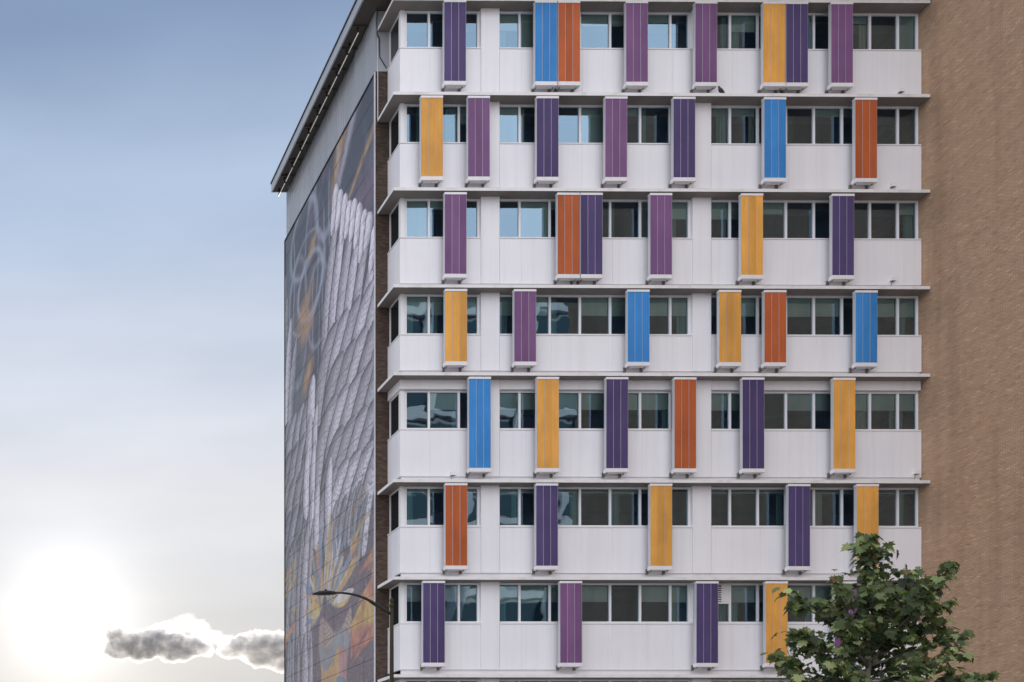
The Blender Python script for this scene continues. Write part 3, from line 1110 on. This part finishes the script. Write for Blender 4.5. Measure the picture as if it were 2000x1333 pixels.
arm = [lp(765, 1202), lp(752, 1194), lp(740, 1186), lp(727, 1178), lp(713, 1171), lp(700, 1166), lp(686, 1162.5), lp(670, 1160.5), lp(652, 1159.8)]
MB().tube(arm, [.035, .035, .036, .036, .036, .034, .032, .03, .028], 10).build('arm', M['dark'], lamp, True)
MB().tube([lp(765, 1204), lp(752, 1197), lp(738, 1190), lp(727, 1182), lp(716, 1173.5)], .014, 8).build('brace', M['lampmetal'], lamp, True)
x0, _, zc = lp(610, 1160)
hb = MB()
secs = [(0, .035, .015, .0), (.05, .10, .035, .012), (.16, .15, .058, .022), (.30, .16, .066, .03), (.48, .15, .066, .03), (.58, .11, .055, .022), (.66, .045, .035, .015)]
segs = 12
for sx, wy, hz, dz in secs:
    for k in range(segs):
        an = 2 * math.pi * k / segs
        zz = math.sin(an)
        zz = max(zz, -.35)
        hb.v.append((x0 + sx, wy * math.cos(an), zc - .045 + dz + hz * zz))
for i in range(len(secs) - 1):
    for k in range(segs):
        k2 = (k + 1) % segs
        hb.f.append((i * segs + k, i * segs + k2, (i + 1) * segs + k2, (i + 1) * segs + k))
        hb.m.append(0)
hb.f.append(tuple(range(segs)))
hb.f.append(tuple((len(secs) - 1) * segs + k for k in reversed(range(segs))))
hb.m += [0, 0]
hb.build('lamp_head', M['dark'], lamp, True)
MB().tube([(x0 + .37, 0, zc + .03), (x0 + .37, 0, zc + .085)], .03, 12).build('photocell', M['dark'], lamp)
MB().box(x0 + .14, x0 + .5, -.1, .1, zc - .055, zc - .04).build('lens', M['glass'] if False else M['dark'], lamp)

# ------------------------------------------------------------------ pigeon on the ledge
def pigeon():
    me = bpy.data.meshes.new('pigeon')
    vs = [(0, 0, .105), (.07, 0, .135), (.105, 0, .185), (.118, 0, .222), (.15, 0, .218), (-.08, 0, .08), (-.17, 0, .06), (.02, .03, .04), (.03, .03, .005), (.02, -.03, .04), (.03, -.03, .005)]
    es = [(0, 1), (1, 2), (2, 3), (3, 4), (0, 5), (5, 6), (0, 7), (7, 8), (0, 9), (9, 10)]
    me.from_pydata(vs, es, [])
    ob = bpy.data.objects.new('pigeon', me)
    COL.objects.link(ob)
    sk = ob.modifiers.new('skin', 'SKIN')
    rad = [.062, .055, .032, .032, .008, .045, .018, .012, .008, .012, .008]
    for v, r in zip(me.skin_vertices[0].data, rad):
        v.radius = (r, r)
    me.skin_vertices[0].data[0].use_root = True
    ss = ob.modifiers.new('sub', 'SUBSURF')
    ss.levels = ss.render_levels = 2
    m, nt, p = material('pigeon feathers', (.03, .03, .036), .6)
    n = noise_of(nt, (20, 20, 20), 1.0, 3.0, coord='obj')
    nt.links.new(ramp_node(nt, n, [(.3, (.02, .02, .025)), (.7, (.06, .06, .07))]), p.inputs['Base Color'])
    me.materials.append(m)
    ob.location = (30.36, -.405, 31.35)
    ob.scale = (1.15, 1.15, 1.15)
    ob.rotation_euler = (0, 0, R(200))
    ob['label'] = 'small dark pigeon perched on the ledge of the top floor in view'
    ob['category'] = 'bird'


pigeon()

# ------------------------------------------------------------------ plane tree
TX, TY = 19.50, -21.0
tree = empty('plane_tree', 'young plane tree with large lobed leaves in front of the brick wing', 'tree', loc=(TX, TY, 0))
tree.location = (TX, TY, .13)
rt = np.random.RandomState(21)


def bark():
    m, nt, p = material('plane bark', (.2, .17, .13), .85)
    n = noise_of(nt, (6, 6, 2.5), 1.0, 4.0)
    nt.links.new(ramp_node(nt, n, [(.35, (.05, .043, .032)), (.5, (.09, .077, .058)), (.6, (.15, .135, .105))]), p.inputs['Base Color'])
    bump(nt, p, n, .5, .02)
    return m


def leaf_mat():
    m = bpy.data.materials.new('plane leaf')
    m.use_nodes = True
    nt = m.node_tree
    p = nt.nodes['Principled BSDF']
    a = N(nt, 'ShaderNodeVertexColor')
    a.layer_name = 'Col'
    gm = nt.nodes.new('ShaderNodeNewGeometry')
    c = mix_rgb(nt, gm.outputs['Backfacing'], a.outputs[0], mix_rgb(nt, .5, a.outputs[0], (.20, .23, .13)))
    nt.links.new(c, p.inputs['Base Color'])
    p.inputs['Roughness'].default_value = .5
    p.inputs['Specular IOR Level'].default_value = .35
    tl = N(nt, 'ShaderNodeBsdfTranslucent')
    nt.links.new(mix_rgb(nt, 1.0, a.outputs[0], (1.5, 1.7, .6), 'MULTIPLY'), tl.inputs[0])
    mx = N(nt, 'ShaderNodeMixShader')
    mx.inputs[0].default_value = .3
    nt.links.new(p.outputs[0], mx.inputs[1])
    nt.links.new(tl.outputs[0], mx.inputs[2])
    nt.links.new(mx.outputs[0], nt.nodes['Material Output'].inputs[0])
    return m


M['bark'] = bark()
M['leaf'] = leaf_mat()


def tp(px, py, dy=0.0):       # tree-local metres (1 m spans 90 picture units at the trunk)
    return Vector(((px - 1700) / 90.0 * (.86 if px < 1700 else .96) + .05, dy, (1612 - py) / 90.0 + 1.57))


trunk = [Vector((0.0, 0, -.1)), Vector((.02, 0, 1.2)), Vector((-.04, .02, 2.6)), tp(1690, 1380), tp(1704, 1290), tp(1697, 1200), tp(1703, 1120), tp(1700, 1042)]
MB().tube(trunk, [.13, .11, .095, .075, .05, .033, .02, .008], 10).build('trunk', M['bark'], tree, True)
SHOOTS = [  # start, control, tip (picture units), depth of tip, leaf density
    ((1704, 1290), (1640, 1230), (1585, 1130), -.5, 1.0), ((1697, 1330), (1600, 1290), (1525, 1235), -.2, 1.0),
    ((1697, 1340), (1580, 1320), (1505, 1275), .3, .9), ((1697, 1300), (1660, 1240), (1632, 1165), .4, 1.0),
    ((1700, 1230), (1740, 1180), (1775, 1115), -.3, 1.0), ((1704, 1290), (1790, 1190), (1830, 1105), -.5, 1.1),
    ((1704, 1290), (1800, 1230), (1868, 1205), .2, .8), ((1704, 1300), (1810, 1260), (1872, 1240), -.4, .8),
    ((1697, 1210), (1720, 1160), (1745, 1105), .3, .9), ((1697, 1260), (1640, 1200), (1560, 1165), .5, .9),
    ((1700, 1350), (1640, 1310), (1560, 1300), -.8, 1.1), ((1700, 1350), (1760, 1300), (1830, 1290), -.8, 1.0),
    ((1700, 1240), (1695, 1200), (1690, 1150), -.3, 1.3), ((1700, 1280), (1730, 1230), (1740, 1190), -.9, 1.2),
    ((1700, 1280), (1770, 1220), (1810, 1160), .7, 1.0), ((1697, 1420), (1800, 1380), (1900, 1322), -.6, 1.1), ((1697, 1420), (1820, 1390), (1945, 1340), .2, 1.0), ((1697, 1400), (1600, 1370), (1485, 1330), .1, .9),
    ((1697, 1390), (1620, 1360), (1520, 1325), -.3, 1.0), ((1697, 1390), (1780, 1360), (1870, 1325), -.2, 1.0),
    ((1697, 1390), (1720, 1340), (1770, 1300), -1.1, 1.1), ((1697, 1410), (1640, 1380), (1600, 1350), -1.2, 1.1),
    ((1697, 1400), (1620, 1400), (1530, 1380), .4, .9), ((1697, 1400), (1790, 1400), (1890, 1370), .4, .9),
    ((1697, 1400), (1700, 1360), (1720, 1320), 1.0, 1.0), ((1700, 1340), (1660, 1280), (1600, 1240), .9, 1.0),
    ((1700, 1330), (1760, 1260), (1790, 1210), 1.0, 1.0), ((1697, 1340), (1720, 1290), (1735, 1250), .5, 1.0),
    ((1697, 1410), (1700, 1400), (1690, 1370), -1.5, 1.0), ((1700, 1330), (1770, 1290), (1845, 1260), .5, 1.0),
    ((1704, 1300), (1780, 1240), (1835, 1185), -.2, 1.1), ((1700, 1300), (1640, 1270), (1590, 1225), -.6, 1.0),
    ((1700, 1360), (1630, 1330), (1560, 1345), -.6, 1.0), ((1700, 1360), (1770, 1340), (1850, 1345), -.7, 1.0),
]
leaves = []      # (position, normal, out direction, size, tone)


def add_leaves(pts, dens, tip_big=True):
    n = len(pts)
    L = sum((pts[k + 1] - pts[k]).length for k in range(n - 1))
    cnt = int(L * 34 * dens)
    for q in range(cnt):
        t = 1 - (rt.rand() ** 1.25) * .86
        f = t * (n - 1)
        k = min(int(f), n - 2)
        c = pts[k].lerp(pts[k + 1], f - k)
        an = rt.uniform(0, 2 * math.pi)
        out = Vector((math.cos(an), math.sin(an), rt.uniform(-.25, .55)))
        off = rt.uniform(.03, .27) * (1.0 if t < .9 else .7)
        pos = c + out.normalized() * off
        nor = (Vector((0, 0, 1)) * rt.uniform(.3, 1.0) + out * rt.uniform(.4, 1.2) + Vector((0, -.25, 0)) + Vector(rt.normal(0, .3, 3))).normalized()
        size = rt.uniform(.06, .145) * (1.1 if t > .5 else .9)
        tone = np.clip(.30 + .62 * (t - .6) + .25 * (nor.z - .6) + rt.normal(0, .24), 0, 1)  # light on tips and upward faces, shade inside the crown, put into leaf colour
        leaves.append((pos, nor, out, size, tone))


for s, c, e, dy, dn in SHOOTS:
    a, b_, d = tp(*s), tp(*c, dy * .55), tp(*e, dy)
    pts = []
    for k in range(9):
        t = k / 8
        pts.append(a * (1 - t) ** 2 + b_ * 2 * t * (1 - t) + d * t * t + Vector(rt.normal(0, .012, 3)))
    MB().tube(pts, [.03 * (1 - k / 8) + .005 for k in range(9)], 6).build('branch', M['bark'], tree, True)
    add_leaves(pts, dn)
    for _ in range(3):          # side twigs
        k = rt.randint(3, 8)
        p0 = pts[k]
        dirv = (pts[k] - pts[k - 1]).normalized() + Vector(rt.normal(0, .6, 3)) + Vector((0, 0, .25))
        tw = [p0, p0 + dirv.normalized() * .22, p0 + dirv.normalized() * .42 + Vector((0, 0, .05))]
        MB().tube(tw, [.009, .007, .004], 5).build('twig', M['bark'], tree, True)
        add_leaves(tw, .9 * dn)
add_leaves(trunk[5:], 1.6)
add_leaves(trunk[4:7], 1.0)
add_leaves(trunk[6:], 1.3)
add_leaves([tp(1703, 1100), tp(1690, 1075), tp(1668, 1066)], 1.5)
add_leaves([tp(1703, 1105), tp(1725, 1085), tp(1740, 1062)], 1.5)


def leaf_outline():
    pts = []
    for an, r in ((-90, .12), (-62, .52), (-38, .40), (-18, .80), (6, .56), (24, 1.0), (46, .66), (64, .92), (78, .80), (90, 1.22)):
        pts.append((an, r))
    left = [(180 - an, r) for an, r in pts[1:-1]][::-1]
    return [(r * math.cos(R(an)), r * math.sin(R(an))) for an, r in pts + left]


OUTL = leaf_outline()


def leaf_verts(size, curl, fold):
    vs = [(0.0, 0.0, 0.0)]
    for x, y in OUTL:
        z = -curl * (x * x + .6 * y * y) + fold * abs(x)
        vs.append((x * size, (y + .1) * size, z * size))
    fs = [(0, k, k % len(OUTL) + 1) for k in range(1, len(OUTL) + 1)]
    return vs, fs


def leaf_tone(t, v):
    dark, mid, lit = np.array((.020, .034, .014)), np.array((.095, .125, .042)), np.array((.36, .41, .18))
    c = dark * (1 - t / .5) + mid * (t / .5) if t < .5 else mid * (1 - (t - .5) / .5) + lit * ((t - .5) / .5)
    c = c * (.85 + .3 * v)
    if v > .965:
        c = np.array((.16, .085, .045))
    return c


def leaf_matrix(pos, nor, out, size):
    yv = Vector((out.x, out.y, -.35))
    yv = (yv - nor * yv.dot(nor)).normalized()
    xv = yv.cross(nor).normalized()
    m = Matrix((xv, yv, nor)).transposed().to_4x4()
    m.translation = pos
    return m


VARI = [leaf_verts(1.0, cu, fo) for cu, fo in ((.28, .12), (.12, .30), (.40, -.05), (.2, .2))]
# nearest 300 leaves in view as parts, the rest as one mass
order = sorted(range(len(leaves)), key=lambda k: leaves[k][0].y - .12 * leaves[k][0].z - (0 if leaves[k][0].z > 4.4 else -9))
near = set(order[:300])
leaf_meshes = {}
mv, mf, mc = [], [], []
for k, (pos, nor, out, size, tone) in enumerate(leaves):
    vv_ = rt.rand()
    var = rt.randint(0, 4)
    mtx = leaf_matrix(pos, nor, out, size)
    if k in near:
        q = int(np.clip(tone * 8, 0, 7))
        key = (var, q, vv_ > .965)
        if key not in leaf_meshes:
            vs, fs = VARI[var]
            me = bpy.data.meshes.new('leaf')
            me.from_pydata(vs, [], fs)
            me.polygons.foreach_set('use_smooth', [True] * len(fs))
            att = me.color_attributes.new('Col', 'FLOAT_COLOR', 'CORNER')
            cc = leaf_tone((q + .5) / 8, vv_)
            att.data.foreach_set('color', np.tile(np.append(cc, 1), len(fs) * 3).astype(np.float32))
            me.materials.append(M['leaf'])
            leaf_meshes[key] = me
        ob = bpy.data.objects.new('leaf', leaf_meshes[key])
        COL.objects.link(ob)
        ob.parent = tree
        ob.matrix_local = mtx @ Matrix.Scale(size, 4)
    else:
        vs, fs = VARI[var]
        n0 = len(mv)
        for v in vs:
            mv.append(tuple(mtx @ (Vector(v) * size)))
        mf += [tuple(n0 + i for i in f) for f in fs]
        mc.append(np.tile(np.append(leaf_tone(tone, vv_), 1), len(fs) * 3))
me = bpy.data.meshes.new('foliage')
me.from_pydata(mv, [], mf)
me.polygons.foreach_set('use_smooth', [True] * len(mf))
att = me.color_attributes.new('Col', 'FLOAT_COLOR', 'CORNER')
att.data.foreach_set('color', np.concatenate(mc).astype(np.float32))
me.materials.append(M['leaf'])
ob = bpy.data.objects.new('foliage', me)
COL.objects.link(ob)
ob.parent = tree
ob['kind'] = 'stuff'
print('leaves', len(leaves))

# ------------------------------------------------------------------ building across the street (seen in the window glass)
opp = empty('parking_garage', 'pale braced building across the street mirrored in the left windows', 'building', loc=(60, -90, 0))
oo = Vector((60, -90, 0))


def op(mb, name, mat):
    ob = mb.build(name, mat, opp)
    ob.location = -oo
    return ob


op(MB().box(44, 110, -100, -84, 0, 66), 'wall', M['attic'])
M['bluepane'], _, _ = material('blue curtain wall', (.07, .12, .15), .1)
for k in range(15):
    z = 3 + k * 4.2
    op(MB().box(43.9, 110, -83.98, -83.8, z + 1.3, z + 3.6), 'window_band', M['bluepane'] if k % 3 else M['darkglass'])
    op(MB().box(43.5, 110, -83.78, -83.0, z, z + .9), 'balcony_slab', M['trim'])
for k in range(7):
    x = 42 + k * 9
    op(MB().tube([(x, -82.6, 0), (x + 14, -82.6, 66)], .55, 8), 'brace', M['trim'])

# ------------------------------------------------------------------ clouds
def cloud(name, label, loc, blobs, dens):
    v, f = [], []
    import bmesh
    bm = bmesh.new()
    for (x, z, r, sq) in blobs:
        mtx = Matrix.Translation((x, 0, z)) @ Matrix.Diagonal((r, r * 1.1, r * sq, 1))
        bmesh.ops.create_icosphere(bm, subdivisions=3, radius=1.0, matrix=mtx)
    me = bpy.data.meshes.new(name)
    bm.to_mesh(me)
    bm.free()
    ob = bpy.data.objects.new(name, me)
    COL.objects.link(ob)
    ob.location = loc
    rm = ob.modifiers.new('merge', 'REMESH')
    rm.mode = 'VOXEL'
    rm.voxel_size = 2.2
    tex = bpy.data.textures.new(name + ' lumps', 'CLOUDS')
    tex.noise_scale = 11
    tex.noise_depth = 4
    dm = ob.modifiers.new('lumps', 'DISPLACE')
    dm.texture = tex
    dm.strength = 12
    dm.mid_level = .5
    dm.texture_coords = 'GLOBAL'
    tex2 = bpy.data.textures.new(name + ' wisps', 'CLOUDS')
    tex2.noise_scale = 4.5
    tex2.noise_depth = 3
    dm2 = ob.modifiers.new('wisps', 'DISPLACE')
    dm2.texture = tex2
    dm2.strength = 7
    dm2.mid_level = .5
    dm2.texture_coords = 'GLOBAL'
    m = bpy.data.materials.new(name + ' vapour')
    m.use_nodes = True
    nt = m.node_tree
    nt.nodes.clear()
    out = N(nt, 'ShaderNodeOutputMaterial')
    pv = N(nt, 'ShaderNodeVolumePrincipled')
    pv.inputs['Color'].default_value = (.98, .975, .985, 1)
    pv.inputs['Anisotropy'].default_value = .6
    n = noise_of(nt, (1, 1, 1), .075, 6.0, .68, coord='obj')
    dn = N(nt, 'ShaderNodeMapRange')
    dn.inputs['From Min'].default_value = .28
    dn.inputs['From Max'].default_value = .78
    dn.inputs['To Min'].default_value = .0
    dn.inputs['To Max'].default_value = dens
    nt.links.new(n, dn.inputs[0])
    nt.links.new(dn.outputs[0], pv.inputs['Density'])
    nt.links.new(pv.outputs[0], out.inputs['Volume'])
    me.materials.append(m)
    ob['label'] = label
    ob['category'] = 'cloud'
    ob['group'] = 'clouds low in the sky'


cloud('cloud', 'dark grey cloud with bright rim low in the sky beside the sun', (256, 1500, 261),
      [(-58, 16, 12, 1.0), (-54, 4, 19, .85), (-52, -14, 24, .6), (-28, -6, 26, .7), (-4, -4, 29, .7), (24, -8, 26, .65), (48, -10, 24, .62), (66, -14, 17, .6), (6, 12, 13, .8), (-20, -20, 24, .4), (30, -20, 26, .4), (-66, -16, 14, .5)], .20)
cloud('cloud', 'grey cloud partly hidden behind the mural wall low in the sky', (400, 1500, 250),
      [(-42, -4, 17, .75), (-22, 2, 24, .7), (2, 4, 27, .75), (26, 2, 27, .8), (50, -2, 26, .8), (8, -14, 28, .45), (40, -22, 26, .5), (76, 0, 26, .8)], .17)
cloud('cloud', 'thin bright white cloud above the dark ones low in the sky', (318, 1620, 304),
      [(-42, -14, 18, .45), (-18, -6, 20, .6), (4, 2, 18, .8), (22, -4, 20, .55), (44, -16, 18, .5), (64, -24, 18, .5)], .02)
